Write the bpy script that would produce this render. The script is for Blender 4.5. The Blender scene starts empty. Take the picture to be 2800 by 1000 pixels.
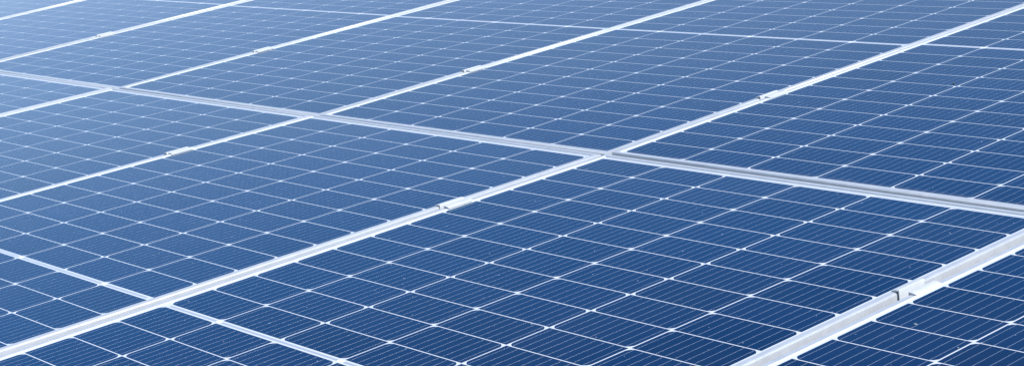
import bpy, math, random
from mathutils import Matrix, Vector
random.seed(7)
MM = 0.001
scene = bpy.context.scene
COL = scene.collection

# ------------------------------------------------------------------ layout of the array (metres, array plane coordinates s, t, z)
TILT = math.radians(9.898)                 # the array slopes up away from the viewer
TM = Matrix.Rotation(TILT, 4, 'X')
PITCH = 1.056727                           # module pitch across
G0 = 0.030574                              # first cell line from the gap between the two rows
CW, CH = 0.168, 0.084                     # cell pitch
GS, GT = 0.0027, 0.0022                   # gaps between cells
DIV = 0.011564                              # extra width of the middle divider
HALF_W = 0.5205
T_MID = G0 + 12 * CH + DIV / 2
HALF_L = T_MID - 0.0067
LIP = 0.0125
HTOP = 0.0020                             # frame lip stands above the laminate
X0 = 0.504                                # panel centre relative to its first cell line

# ------------------------------------------------------------------ materials
def nodes(name):
    m = bpy.data.materials.new(name); m.use_nodes = True
    nt = m.node_tree; nt.nodes.clear()
    out = nt.nodes.new('ShaderNodeOutputMaterial'); b = nt.nodes.new('ShaderNodeBsdfPrincipled')
    nt.links.new(b.outputs[0], out.inputs[0])
    return m, nt, b
def N(nt, typ, **kw):
    n = nt.nodes.new(typ)
    for k, v in kw.items(): setattr(n, k, v)
    return n
def math_node(nt, op, a, b=None, clamp=False):
    n = nt.nodes.new('ShaderNodeMath'); n.operation = op; n.use_clamp = clamp
    for i, v in enumerate((a, b)):
        if v is None: continue
        if isinstance(v, (int, float)): n.inputs[i].default_value = v
        else: nt.links.new(v, n.inputs[i])
    return n.outputs[0]
def ramp(nt, fac, stops):
    r = nt.nodes.new('ShaderNodeValToRGB'); nt.links.new(fac, r.inputs[0])
    e = r.color_ramp.elements
    e[0].position, e[0].color = stops[0][0], stops[0][1]
    e[1].position, e[1].color = stops[-1][0], stops[-1][1]
    for p, c in stops[1:-1]:
        x = e.new(p); x.color = c
    return r.outputs[0]
def mix(nt, fac, a, b):
    n = nt.nodes.new('ShaderNodeMix'); n.data_type = 'RGBA'
    for i, v in ((0, fac), (6, a), (7, b)):
        if isinstance(v, (int, float)): n.inputs[i].default_value = v
        elif isinstance(v, tuple): n.inputs[i].default_value = v
        else: nt.links.new(v, n.inputs[i])
    return n.outputs[2]
def g(v): return (v, v, v, 1)

def dust_mask(nt):
    """specks and a thin film of dust, laid out in world position so that no two panels repeat"""
    geo = N(nt, 'ShaderNodeNewGeometry')
    P = geo.outputs['Position']
    sp = N(nt, 'ShaderNodeTexVoronoi', feature='F1'); sp.inputs['Scale'].default_value = 34
    nt.links.new(P, sp.inputs['Vector'])
    size = N(nt, 'ShaderNodeSeparateColor'); nt.links.new(sp.outputs['Color'], size.inputs[0])
    rad = math_node(nt, 'MULTIPLY', math_node(nt, 'POWER', size.outputs[0], 7.0), 0.05)
    speck = math_node(nt, 'LESS_THAN', sp.outputs['Distance'], rad)
    s2 = N(nt, 'ShaderNodeTexVoronoi', feature='F1'); s2.inputs['Scale'].default_value = 90
    nt.links.new(P, s2.inputs['Vector'])
    c2 = N(nt, 'ShaderNodeSeparateColor'); nt.links.new(s2.outputs['Color'], c2.inputs[0])
    rad2 = math_node(nt, 'MULTIPLY', math_node(nt, 'POWER', c2.outputs[1], 9.0), 0.14)
    speck = math_node(nt, 'MAXIMUM', speck, math_node(nt, 'LESS_THAN', s2.outputs['Distance'], rad2))
    nz = N(nt, 'ShaderNodeTexNoise'); nz.inputs['Scale'].default_value = 3.2; nz.inputs['Detail'].default_value = 6
    nt.links.new(P, nz.inputs['Vector'])
    film = math_node(nt, 'MULTIPLY', ramp(nt, nz.outputs[0], [(0.35, g(0)), (0.75, g(1))]), DUST)
    # grime washed down against the lower frame of the far row
    dot = N(nt, 'ShaderNodeVectorMath', operation='DOT_PRODUCT'); nt.links.new(P, dot.inputs[0])
    dot.inputs[1].default_value = (0, math.cos(TILT), math.sin(TILT))
    t = dot.outputs['Value']
    n2 = N(nt, 'ShaderNodeTexNoise'); n2.inputs['Scale'].default_value = 22; n2.inputs['Detail'].default_value = 5
    nt.links.new(P, n2.inputs['Vector'])
    reach = math_node(nt, 'ADD', math_node(nt, 'MULTIPLY', n2.outputs[0], 0.022), 0.032)
    edge = math_node(nt, 'MULTIPLY', math_node(nt, 'LESS_THAN', t, reach), math_node(nt, 'GREATER_THAN', t, 0.0))
    soft = math_node(nt, 'MULTIPLY', math_node(nt, 'SUBTRACT', reach, t), 45.0, True)
    edge = math_node(nt, 'MULTIPLY', edge, soft)
    return speck, film, edge
DUST = 0.016

def glassy(nt, b):
    """anti-reflective solar glass: weak blue reflection when seen steeply, full pale reflection at grazing angles"""
    b.inputs['Roughness'].default_value = 0.7
    b.inputs['Specular IOR Level'].default_value = 0.0
    fr = N(nt, 'ShaderNodeFresnel'); fr.inputs['IOR'].default_value = GLASS_IOR
    tint = ramp(nt, fr.outputs[0], [(0.12, (0.05, 0.14, 0.23, 1)), (0.15, (0.12, 0.35, 0.62, 1)), (0.25, (0.34, 0.70, 1.0, 1)), (0.38, (0.78, 0.91, 1.0, 1)), (0.56, (1, 0.96, 1, 1))])
    gl = N(nt, 'ShaderNodeBsdfGlossy'); gl.inputs['Roughness'].default_value = 0.06
    nt.links.new(tint, gl.inputs['Color'])
    mx = N(nt, 'ShaderNodeMixShader')
    nt.links.new(fr.outputs[0], mx.inputs[0]); nt.links.new(b.outputs[0], mx.inputs[1]); nt.links.new(gl.outputs[0], mx.inputs[2])
    out = [n for n in nt.nodes if n.type == 'OUTPUT_MATERIAL'][0]
    nt.links.new(mx.outputs[0], out.inputs[0])
def make_cell():
    m, nt, b = nodes('solar_cell')
    geo = N(nt, 'ShaderNodeNewGeometry')
    r = geo.outputs['Random Per Island']
    base = ramp(nt, r, [(0.0, CELL_A), (0.5, CELL_B), (1.0, CELL_C)])
    nz = N(nt, 'ShaderNodeTexNoise'); nz.inputs['Scale'].default_value = 9; nz.inputs['Detail'].default_value = 4
    nt.links.new(geo.outputs['Position'], nz.inputs['Vector'])
    base = mix(nt, math_node(nt, 'MULTIPLY', nz.outputs[0], 0.25), base, CELL_D)
    oi = N(nt, 'ShaderNodeObjectInfo')                            # panels come from slightly different batches
    base = mix(nt, math_node(nt, 'MULTIPLY', oi.outputs['Random'], 0.30), base, (0.0024, 0.0200, 0.068, 1))
    speck, film, edge = dust_mask(nt)
    c = mix(nt, film, base, (0.40, 0.44, 0.5, 1))
    c = mix(nt, math_node(nt, 'MULTIPLY', edge, 0.5), c, (0.16, 0.15, 0.15, 1))
    c = mix(nt, math_node(nt, 'MULTIPLY', speck, 0.6), c, (0.55, 0.6, 0.68, 1))
    nt.links.new(c, b.inputs['Base Color'])
    glassy(nt, b)
    return m
def make_backsheet():
    m, nt, b = nodes('white_backsheet')
    speck, film, edge = dust_mask(nt)
    c = mix(nt, film, (0.64, 0.66, 0.69, 1), (0.55, 0.56, 0.58, 1))
    c = mix(nt, math_node(nt, 'MULTIPLY', edge, 0.2), c, (0.40, 0.38, 0.36, 1))
    nt.links.new(c, b.inputs['Base Color'])
    glassy(nt, b)
    return m
def make_metal(name, col, rough, metallic=1.0, streak=0.0, axis='X', rvar=0.12):
    m, nt, b = nodes(name)
    geo = N(nt, 'ShaderNodeNewGeometry')
    mp = N(nt, 'ShaderNodeMapping'); nt.links.new(geo.outputs['Position'], mp.inputs['Vector'])
    mp.inputs['Scale'].default_value = (14, 14, 14)
    nz = N(nt, 'ShaderNodeTexNoise'); nz.inputs['Scale'].default_value = 3; nz.inputs['Detail'].default_value = 7
    nt.links.new(mp.outputs[0], nz.inputs['Vector'])
    dark = tuple(x * (1 - streak) for x in col[:3]) + (1,)
    c = ramp(nt, nz.outputs[0], [(0.3, dark), (0.65, col)])
    nt.links.new(c, b.inputs['Base Color'])
    rr = math_node(nt, 'ADD', math_node(nt, 'MULTIPLY', nz.outputs[0], rvar), rough - rvar / 2)
    nt.links.new(rr, b.inputs['Roughness'])
    b.inputs['Metallic'].default_value = metallic
    return m
def make_ground():
    m, nt, b = nodes('gravel')
    geo = N(nt, 'ShaderNodeNewGeometry')
    v = N(nt, 'ShaderNodeTexVoronoi'); v.inputs['Scale'].default_value = 40
    nt.links.new(geo.outputs['Position'], v.inputs['Vector'])
    s = N(nt, 'ShaderNodeSeparateColor'); nt.links.new(v.outputs['Color'], s.inputs[0])
    c = ramp(nt, s.outputs[0], [(0, (0.07, 0.07, 0.075, 1)), (1, (0.17, 0.17, 0.18, 1))])
    nt.links.new(c, b.inputs['Base Color']); b.inputs['Roughness'].default_value = 0.9
    bp = N(nt, 'ShaderNodeBump'); bp.inputs['Strength'].default_value = 0.6
    nt.links.new(v.outputs['Distance'], bp.inputs['Height']); nt.links.new(bp.outputs[0], b.inputs['Normal'])
    return m
CELL_A = (0.0009, 0.0112, 0.042, 1)
CELL_B = (0.0013, 0.0135, 0.050, 1)
CELL_C = (0.0018, 0.0158, 0.058, 1)
CELL_D = (0.0024, 0.0125, 0.046, 1)
GLASS_IOR = 1.66
M_CELL = make_cell()
M_BACK = make_backsheet()
M_WIRE = make_metal('tinned_wire', (0.64, 0.70, 0.80, 1), 0.27, 0.85, 0.0, 'X', 0.06)
M_PAD = make_metal('solder_pad', (0.62, 0.68, 0.76, 1), 0.40, 0.8)
M_RIB = make_metal('ribbon_metal', (0.62, 0.64, 0.70, 1), 0.40, 0.6)
M_TAPE = make_metal('white_tape', (0.80, 0.82, 0.84, 1), 0.5, 0.0)
M_FRAME = make_metal('anodised_frame', (0.57, 0.59, 0.62, 1), 0.33, 0.35, 0.10)
M_CLAMP = make_metal('clamp_metal', (0.52, 0.54, 0.56, 1), 0.5, 0.0, 0.10)
M_STEEL = make_metal('steel', (0.55, 0.56, 0.58, 1), 0.35, 1.0, 0.1)
M_DROP, _nt, _b = nodes('dropping'); _b.inputs['Base Color'].default_value = (0.15, 0.20, 0.24, 1); _b.inputs['Roughness'].default_value = 0.8
M_BUG, _nt, _b = nodes('insect'); _b.inputs['Base Color'].default_value = (0.03, 0.025, 0.02, 1); _b.inputs['Roughness'].default_value = 0.5
M_GROUND = make_ground()

# ------------------------------------------------------------------ mesh helpers
def new_obj(name, V, F, mats, parent=None, mi=None, smooth=None):
    me = bpy.data.meshes.new(name); me.from_pydata(V, [], F)
    for m in (mats if isinstance(mats, (list, tuple)) else [mats]): me.materials.append(m)
    if mi: me.polygons.foreach_set('material_index', mi)
    if smooth: me.polygons.foreach_set('use_smooth', smooth)
    me.update()
    o = bpy.data.objects.new(name, me); COL.objects.link(o)
    if parent: o.parent = parent
    return o
def box(V, F, x0, x1, y0, y1, z0, z1):
    n = len(V)
    V += [(x0, y0, z0), (x1, y0, z0), (x1, y1, z0), (x0, y1, z0), (x0, y0, z1), (x1, y0, z1), (x1, y1, z1), (x0, y1, z1)]
    F += [(n, n+3, n+2, n+1), (n+4, n+5, n+6, n+7), (n, n+1, n+5, n+4), (n+1, n+2, n+6, n+5), (n+2, n+3, n+7, n+6), (n+3, n, n+4, n+7)]
def tag(o, label, cat, group=None):
    o['label'] = label; o['category'] = cat
    if group: o['group'] = group
def rect(x0, x1, y0, y1, z): return [(x0, y0, z), (x1, y0, z), (x1, y1, z), (x0, y1, z)]

# ------------------------------------------------------------------ one panel (local: x across, y along, z = 0 on the cells; +y end is the end at the row gap of the near row)
def cell_field(upper, parent):
    V, F, MI, SM = [], [], [], []
    def poly(pts, mat):
        n = len(V); V.extend(pts); F.append(tuple(range(n, n + len(pts)))); MI.append(mat); SM.append(False)
    rnd = random.Random(3 if upper else 4)
    for i in range(6):
        x0 = i * CW - X0 + GS / 2; x1 = (i + 1) * CW - X0 - GS / 2
        for j in range(12):
            base = DIV / 2 if upper else -DIV / 2 - 12 * CH
            y0 = base + j * CH + GT / 2; y1 = base + (j + 1) * CH - GT / 2
            low = (i % 2 == 0) == upper                       # which long edge has the clipped corners
            a, b = 0.0098, 0.0090
            if low:
                pts = [(x0, y0 + b, 0), (x0 + a * .38, y0 + b * .38, 0), (x0 + a, y0, 0), (x1 - a, y0, 0), (x1 - a * .38, y0 + b * .38, 0), (x1, y0 + b, 0), (x1, y1, 0), (x0, y1, 0)]
            else:
                pts = [(x0, y0, 0), (x1, y0, 0), (x1, y1 - b, 0), (x1 - a * .38, y1 - b * .38, 0), (x1 - a, y1, 0), (x0 + a, y1, 0), (x0 + a * .38, y1 - b * .38, 0), (x0, y1 - b, 0)]
            poly(pts, 0)
            pw = (x1 - x0) / 9
            for k in range(9):
                xc = x0 + (k + 0.5) * pw + rnd.uniform(-1, 1) * 0.00025
                ya, yb = y0 + 0.0028, y1 - 0.0028
                # thin half-round wire
                r = WIRE / 2; n = len(V)
                prof = [(-r, 0.00002), (-r * .72, WZ * .75), (0, WZ), (r * .72, WZ * .75), (r, 0.00002)]
                dx = rnd.uniform(-1, 1) * 0.00015
                for (px, pz) in prof: V.append((xc + px, ya, pz))
                for (px, pz) in prof: V.append((xc + dx + px, yb, pz))
                for q in range(4):
                    F.append((n + q, n + q + 1, n + 6 + q, n + 5 + q)); MI.append(1); SM.append(True)
                for p in range(7):
                    yc = ya + 0.0006 + (yb - ya - 0.0012) * p / 6
                    hl = 0.0010 if p in (0, 6) else 0.00045
                    if rnd.random() < 0.06: hl += 0.0011
                    w = 0.00050 * rnd.uniform(0.8, 1.15)
                    poly(rect(xc - w, xc + w, yc - hl, yc + hl, WZ + 0.00002), 2)
    # faces must point up
    return new_obj('cell_grid', V, F, [M_CELL, M_WIRE, M_PAD], parent, MI, SM)
WIRE = 0.00046
WZ = 0.00013

def frame_mesh(parent, shift):
    prof = [(LIP, -0.0006), (LIP, HTOP - 0.0013), (LIP - 0.0014, HTOP), (0.0030, HTOP), (0.0019, HTOP - 0.00025), (0.0010, HTOP - 0.0008), (0.0003, HTOP - 0.0017), (0.0, HTOP - 0.0029),
            (0.0, -0.0330), (0.0250, -0.0330), (0.0250, -0.0315), (0.0016, -0.0315), (0.0016, -0.0060), (LIP, -0.0060)]
    V, F, SM = [], [], []
    n = len(prof)
    for (sx, sy) in ((-1, -1), (1, -1), (1, 1), (-1, 1)):
        for d, z in prof: V.append((sx * (HALF_W - d), sy * (HALF_L - d) + shift, z))
    for c in range(4):
        c2 = (c + 1) % 4
        for k in range(n):
            k2 = (k + 1) % n
            F.append((c * n + k, c * n + k2, c2 * n + k2, c2 * n + k)); SM.append(3 <= k <= 6)
    return new_obj('frame', V, F, M_FRAME, parent, None, SM)

def make_panel(shift=0.0):
    root = bpy.data.objects.new('solar_panel', None); COL.objects.link(root)
    root.empty_display_size = 0.2
    frame_mesh(root, shift)
    V, F = [], []
    box(V, F, -HALF_W + 0.002, HALF_W - 0.002, shift - HALF_L + 0.002, shift + HALF_L - 0.002, -0.0050, -0.00006)
    new_obj('backsheet', V, F, M_BACK, root)
    cell_field(True, root); cell_field(False, root)
    # middle ribbon: broken by white tape between the string pairs
    edges = [-X0 + 0.006, CW - X0, 3 * CW - X0, 5 * CW - X0, 6 * CW - X0 - 0.006]
    for a, b in zip(edges[:-1], edges[1:]):
        new_obj('middle_ribbon', rect(a + 0.008, b - 0.008, -0.0026, 0.0026, 0.00002), [(0, 1, 2, 3)], M_RIB, root)
    for e in edges[1:-1]:
        new_obj('insulating_tape', rect(e - 0.007, e + 0.007, -0.0034, 0.0034, 0.00006), [(0, 1, 2, 3)], M_TAPE, root)
    for sy in (-1, 1):
        yc = sy * (DIV / 2 + 12 * CH + 0.0045)
        for k in range(3):
            a = 2 * k * CW - X0 + 0.006; b = (2 * k + 2) * CW - X0 - 0.006
            new_obj('end_ribbon', rect(a, b, yc - 0.0010, yc + 0.0010, 0.00002), [(0, 1, 2, 3)], M_RIB, root)
    return root
def children(o): return [c for c in COL.objects if c.parent == o]
def copy_tree(o):
    r = o.copy(); COL.objects.link(r)
    for ch in children(o):
        c = ch.copy(); COL.objects.link(c); c.parent = r
        for gch in children(ch):
            d = gch.copy(); COL.objects.link(d); d.parent = c
    return r

# measured small misalignments of each panel: slope along t, shift s, shift t, slope along s (mm per m / mm)
ADJ = {(-5, 1): (13.1, -3.0, -0.5, 0.7, -2.3, -0.3), (-4, 1): (11.3, 1.8, 2.2, -2.0, -3.2, -0.3), (-3, 0): (12.9, 1.6, 0.3, -0.3, -0.6, 0.1), (-3, 1): (9.6, 3.2, 0.0, -2.1, -6.3, -0.3), (-2, 0): (12.6, 3.1, -0.5, 0.4, -1.0, -0.4), (-2, 1): (5.8, -0.6, -1.1, -0.5, -5.5, 0.1), (-1, 0): (15.7, -0.9, -0.4, 0.1, 1.1, -0.4), (-1, 1): (4.9, -3.4, -2.4, 1.9, -3.2, 0.2), (0, 0): (12.0, -1.7, 2.2, -2.0, 1.1, 2.0), (0, 1): (6.0, -2.6, -2.1, 0.7, 0.9, -1.8), (1, 0): (13.2, 2.2, 2.2, -0.1, 0.2, -0.4)}
def adj(c, r):
    return [v * MM for v in ADJ.get((c, r), (1.0, 0.6, 0.8, 0.0, -3.0 if r else 0.0, 0.0))]
def panel_z(c, r, s, t):
    a = adj(c, r); return a[4] + a[0] * abs(t) + a[3] * (s - c * PITCH - X0)
def place(o, c, r):
    a = adj(c, r); sgn = 1 if r == 1 else -1
    s = c * PITCH + X0 + a[1]; t = sgn * T_MID + a[2]
    x = Vector((1, a[5], a[3])).normalized(); y = Vector((-a[5], 1, sgn * a[0])).normalized()
    z = x.cross(y).normalized(); y = z.cross(x)
    if r == 1: x, y = -x, -y                                   # the far row is mounted turned end for end
    M = Matrix(((x.x, y.x, z.x, s), (x.y, y.y, z.y, t), (x.z, y.z, z.z, panel_z(c, r, s, t)), (0, 0, 0, 1)))
    o.matrix_world = TM @ M

LAB = {
 (1, 0): 'solar panel in the bottom right corner, darkest navy cells with two bird droppings',
 (0, 0): 'large central solar panel with dark blue cells, left of the nearest and largest clamp',
 (-1, 0): 'near row solar panel left of the central one, its cell wires glinting at bottom left',
 (-2, 0): 'near row panel above the small left clamp, running out over the left edge',
 (-3, 0): 'pale triangle of near row panel at the left edge, just under the row gap',
 (0, 1): 'far row solar panel at the right edge, dark blue with a tiny insect',
 (-1, 1): 'far row solar panel left of the biggest far row clamp, at upper centre right',
 (-2, 1): 'mid blue far row panel at upper centre, right of the second clamp from the left',
 (-3, 1): 'pale blue far row panel between the two leftmost clamps of that row',
 (-4, 1): 'very pale blue far row panel beyond the smallest, leftmost clamp',
 (-5, 1): 'farthest solar panel, a washed out pale sliver in the top left corner',
}
PG = 'blue solar panels set out in two rows'
proto = {0: make_panel(), 1: make_panel(-0.0065)}
used = set()
for (c, r) in [(0, 0), (1, 0), (-1, 0), (-2, 0), (-3, 0), (0, 1), (-1, 1), (-2, 1), (-3, 1), (-4, 1), (-5, 1)]:
    o = copy_tree(proto[r]) if r in used else proto[r]; used.add(r)
    place(o, c, r); tag(o, LAB[(c, r)], 'solar panel', PG)

# ------------------------------------------------------------------ mid clamps
CL = 0.060
def make_clamp(leg):
    root = bpy.data.objects.new('panel_clamp', None); COL.objects.link(root)
    root.empty_display_size = 0.05
    # open hat profile (x, z), z = 0 on the frame tops: wing - leg - web - leg - wing
    wo, th = max(0.0215, leg + 0.0125), 0.0013
    prof = [(-wo, 0.0001), (-wo, 0.0011), (-wo + 0.0030, 0.0022), (-wo + 0.0075, 0.0031), (-leg, 0.0034), (-leg + th - 0.0003, 0.0033), (-leg + th, 0.0029), (-leg + th, -0.0240)]
    prof += [(-x, z) for x, z in reversed(prof)]
    under = [(wo - 0.004, 0.0004), (wo - 0.008, 0.0007), (leg, 0.0007), (leg, -0.0262), (-leg, -0.0262), (-leg, 0.0007), (-wo + 0.008, 0.0007), (-wo + 0.004, 0.0004)]
    P = prof + under
    V = [(x, -CL / 2, z) for x, z in P] + [(x, CL / 2, z) for x, z in P]
    n = len(P); F = []
    for k in range(n):
        k2 = (k + 1) % n; F.append((k, k2, n + k2, n + k))
    F.append(tuple(range(n))[::-1]); F.append(tuple(range(n, 2 * n)))
    SM = [False] * (n + 2)
    b = new_obj('clamp_body', V, F, M_CLAMP, root, None, SM)
    import bmesh
    bm = bmesh.new(); bm.from_mesh(b.data); bmesh.ops.recalc_face_normals(bm, faces=bm.faces)
    bmesh.ops.triangulate(bm, faces=[f for f in bm.faces if len(f.verts) > 4]); bm.to_mesh(b.data); bm.free()
    V, F = [], []
    for ring, (rr, z) in enumerate(((0.0050, -0.0240), (0.0050, -0.0180), (0.0045, -0.0175), (0.0028, -0.0175), (0.0028, -0.0200))):
        for k in range(12 if ring < 3 else 12):
            a = k * math.pi / 6; V.append((rr * math.cos(a), rr * math.sin(a), z))
    for ring in range(4):
        for k in range(12):
            k2 = (k + 1) % 12; F.append((ring * 12 + k, ring * 12 + k2, ring * 12 + 12 + k2, ring * 12 + 12 + k))
    F.append(tuple(48 + k for k in range(12)))
    new_obj('bolt', V, F, M_STEEL, root)
    return root
CLAB = {
 (1, 0, 0): 'nearest and largest silver clamp, on the frame joint at the lower right',
 (0, 0, 0): 'silver clamp at the centre of the picture, on the long joint below the crossing frames',
 (-1, 0, 0): 'small silver clamp at the left, alone on its joint below the row gap',
 (0, 1, 0): 'silver clamp in the far row at upper right, the largest clamp above the row gap',
 (-1, 1, 0): 'silver clamp in the far row at upper centre, second from the right there',
 (-2, 1, 0): 'pale silver clamp in the far row, third from the right, between the pale blue panels',
 (-3, 1, 0): 'smallest, farthest and leftmost white clamp, near the top left corner',
}
def clamp_at(c, r, t, label):
    gap = PITCH - 2 * HALF_W + adj(c, r)[1] - adj(c - 1, r)[1]
    o = make_clamp(gap / 2 - 0.0003)                                # each clamp channel fills its own joint
    s = c * PITCH + (X0 - HALF_W - (PITCH - 2 * HALF_W) / 2) + (adj(c, r)[1] + adj(c - 1, r)[1]) / 2
    za, zb = panel_z(c - 1, r, s, t), panel_z(c, r, s, t)
    za = za; zb = zb
    z = (za + zb) / 2 + HTOP + abs(za - zb) * 0.1
    roll = math.atan2((zb - za) * 0.8, 0.043)
    sl = (1 if r == 1 else -1) * (adj(c, r)[0] + adj(c - 1, r)[0]) / 2
    o.matrix_world = TM @ Matrix.Translation((s, t, z)) @ Matrix.Rotation(sl, 4, 'X') @ Matrix.Rotation(-roll, 4, 'Y')
    tag(o, label, 'clamp', 'mid clamps holding the panels down')
CT0, CT1 = -0.394, 0.492
for (c, r, k), lab in CLAB.items():
    dt = {(-3, 1, 0): 0.035, (-2, 1, 0): 0.032, (-1, 1, 0): 0.030, (0, 1, 0): 0.025, (1, 0, 0): 0.002, (0, 0, 0): -0.008}.get((c, r, k), 0.0)
    clamp_at(c, r, (CT0 if r == 0 else CT1) + dt, lab)

# ------------------------------------------------------------------ dirt that can be pointed at
def blob(name, s, t, c, r, rx, ry, h, mat, label, cat, seed, lift=0.0):
    rn = random.Random(seed); n = 18
    V = [(0, 0, h)]; F = []
    for ring, (f, zz) in enumerate(((0.6, h * .8), (1.0, 0.0))):
        for k in range(n):
            a = k * 2 * math.pi / n; w = f * (1 + 0.18 * math.sin(2 * a + seed) + rn.uniform(-.1, .1))
            V.append((rx * w * math.cos(a), ry * w * math.sin(a), zz))
    for k in range(n):
        k2 = (k + 1) % n
        F.append((0, 1 + k, 1 + k2)); F.append((1 + k, 1 + n + k, 1 + n + k2, 1 + k2))
    o = new_obj(name, V, F, mat)
    o.matrix_world = TM @ Matrix.Translation((s, t, panel_z(c, r, s, t) + 0.0004 + lift)) @ Matrix.Rotation(rn.uniform(0, 3), 4, 'Z')
    tag(o, label, cat)
    return o

# ------------------------------------------------------------------ camera (solved from the photograph)
R0 = Vector((0.64912168, 0.74936274, -0.13075370))
R1 = Vector((0.10674953, -0.25992625, -0.95970979))
R2 = Vector((-0.75315707, 0.60901054, -0.24871789))
CPOS = Vector((2.51896791, -2.31263401, 0.84978591))
FPX = 4727.6819
def pick(px, py, z):
    d = R0 * ((px - 1400) / FPX) + R1 * ((py - 500) / FPX) + R2
    k = (z - CPOS.z) / d.z; q = CPOS + d * k
    return q.x, q.y
cam = bpy.data.cameras.new('camera'); co = bpy.data.objects.new('camera', cam); COL.objects.link(co)
cam.sensor_width = 36; cam.lens = FPX * 36 / 2800
cam.clip_start = 0.02; cam.clip_end = 500
M = Matrix(((R0.x, -R1.x, -R2.x, CPOS.x), (R0.y, -R1.y, -R2.y, CPOS.y), (R0.z, -R1.z, -R2.z, CPOS.z), (0, 0, 0, 1)))
co.matrix_world = TM @ M
scene.camera = co

blob('bird_dropping', *pick(2505, 897, 0.001), 1, 0, 0.0042, 0.0026, 0.0003, M_DROP, 'larger pale oval bird dropping on the dark corner panel', 'bird dropping', 1)
blob('bird_dropping', *pick(2621, 963, 0.001), 1, 0, 0.0022, 0.0016, 0.0003, M_DROP, 'smaller pale bird dropping on the dark corner panel, farther right', 'bird dropping', 2)
bs, bt = pick(2608, 231, 0.004)
blob('insect', bs, bt, 0, 1, 0.0042, 0.0020, 0.0024, M_BUG, 'tiny dark insect beside a cell crossing on the far right panel', 'insect', 3)

# ------------------------------------------------------------------ supports and ground (seen only through the gaps)
def rail(tpos, label):
    V, F = [], []
    x0, x1 = -5 * PITCH - 0.1, 2 * PITCH + 0.1
    box(V, F, x0, x1, -0.020, -0.012, -0.045, 0.0); box(V, F, x0, x1, 0.012, 0.020, -0.045, 0.0); box(V, F, x0, x1, -0.012, 0.012, -0.043, -0.026)
    o = new_obj('mounting_rail', V, F, M_FRAME)
    o.matrix_world = TM @ Matrix.Translation((0, tpos, -0.0350))
    tag(o, label, 'rail', 'aluminium rails under the panels')
rail(CT0, 'aluminium rail under the near row of panels, below its clamps')
rail(CT1, 'aluminium rail under the far row of panels, below its clamps')
rail(-1.69, 'aluminium rail under the lowest end of the near row')
rail(1.69, 'aluminium rail under the highest end of the far row')
V = rect(-300, 300, -300, 300, -0.95)
gr = new_obj('ground', V, [(0, 1, 2, 3)], M_GROUND); gr['kind'] = 'structure'
def post(s, t, label):
    p = TM @ Vector((s, t, -0.082))
    V, F = [], []
    box(V, F, -0.025, 0.025, -0.025, 0.025, -0.95 - p.z, 0.01); box(V, F, -0.07, 0.07, -0.07, 0.07, -0.95 - p.z, -0.938 - p.z)
    o = new_obj('support_post', V, F, M_STEEL); o.location = p
    tag(o, label, 'post', 'steel posts carrying the rails')
for t_, w in ((-1.69, 'lowest'), (1.69, 'highest')):
    for s_, v in ((-5.0, 'far left'), (-2.5, 'middle'), (-0.2, 'right'), (1.9, 'outer right')):
        post(s_, t_, 'steel post on the ground carrying the %s rail, %s one' % (w, v))

# ------------------------------------------------------------------ light
L = Vector((0.67, 0.36, 0.65)).normalized()                      # towards the sun, array coordinates
Lw = (TM.to_3x3() @ L).normalized()
EL = math.asin(Lw.z); ROT = math.atan2(Lw.x, Lw.y)
sun = bpy.data.lights.new('sun', 'SUN'); so = bpy.data.objects.new('sun', sun); COL.objects.link(so)
sun.energy = 4.8; sun.angle = math.radians(0.53); sun.color = (1.0, 0.98, 0.94)
so.rotation_mode = 'QUATERNION'; so.rotation_quaternion = Lw.to_track_quat('Z', 'Y')
w = bpy.data.worlds.new('World'); scene.world = w; w.use_nodes = True
nt = w.node_tree; bg = nt.nodes['Background']
sky = nt.nodes.new('ShaderNodeTexSky'); sky.sky_type = 'NISHITA'; sky.sun_disc = False
sky.sun_elevation = EL; sky.sun_rotation = ROT
sky.altitude = 900; sky.air_density = 1.0; sky.dust_density = 0.1; sky.ozone_density = 1.8
nt.links.new(sky.outputs[0], bg.inputs[0]); bg.inputs[1].default_value = 0.15
scene.view_settings.view_transform = 'Standard'; scene.view_settings.look = 'None'
scene.view_settings.gamma = 1.0; scene.view_settings.use_curve_mapping = False
scene.view_settings.exposure = 0.45
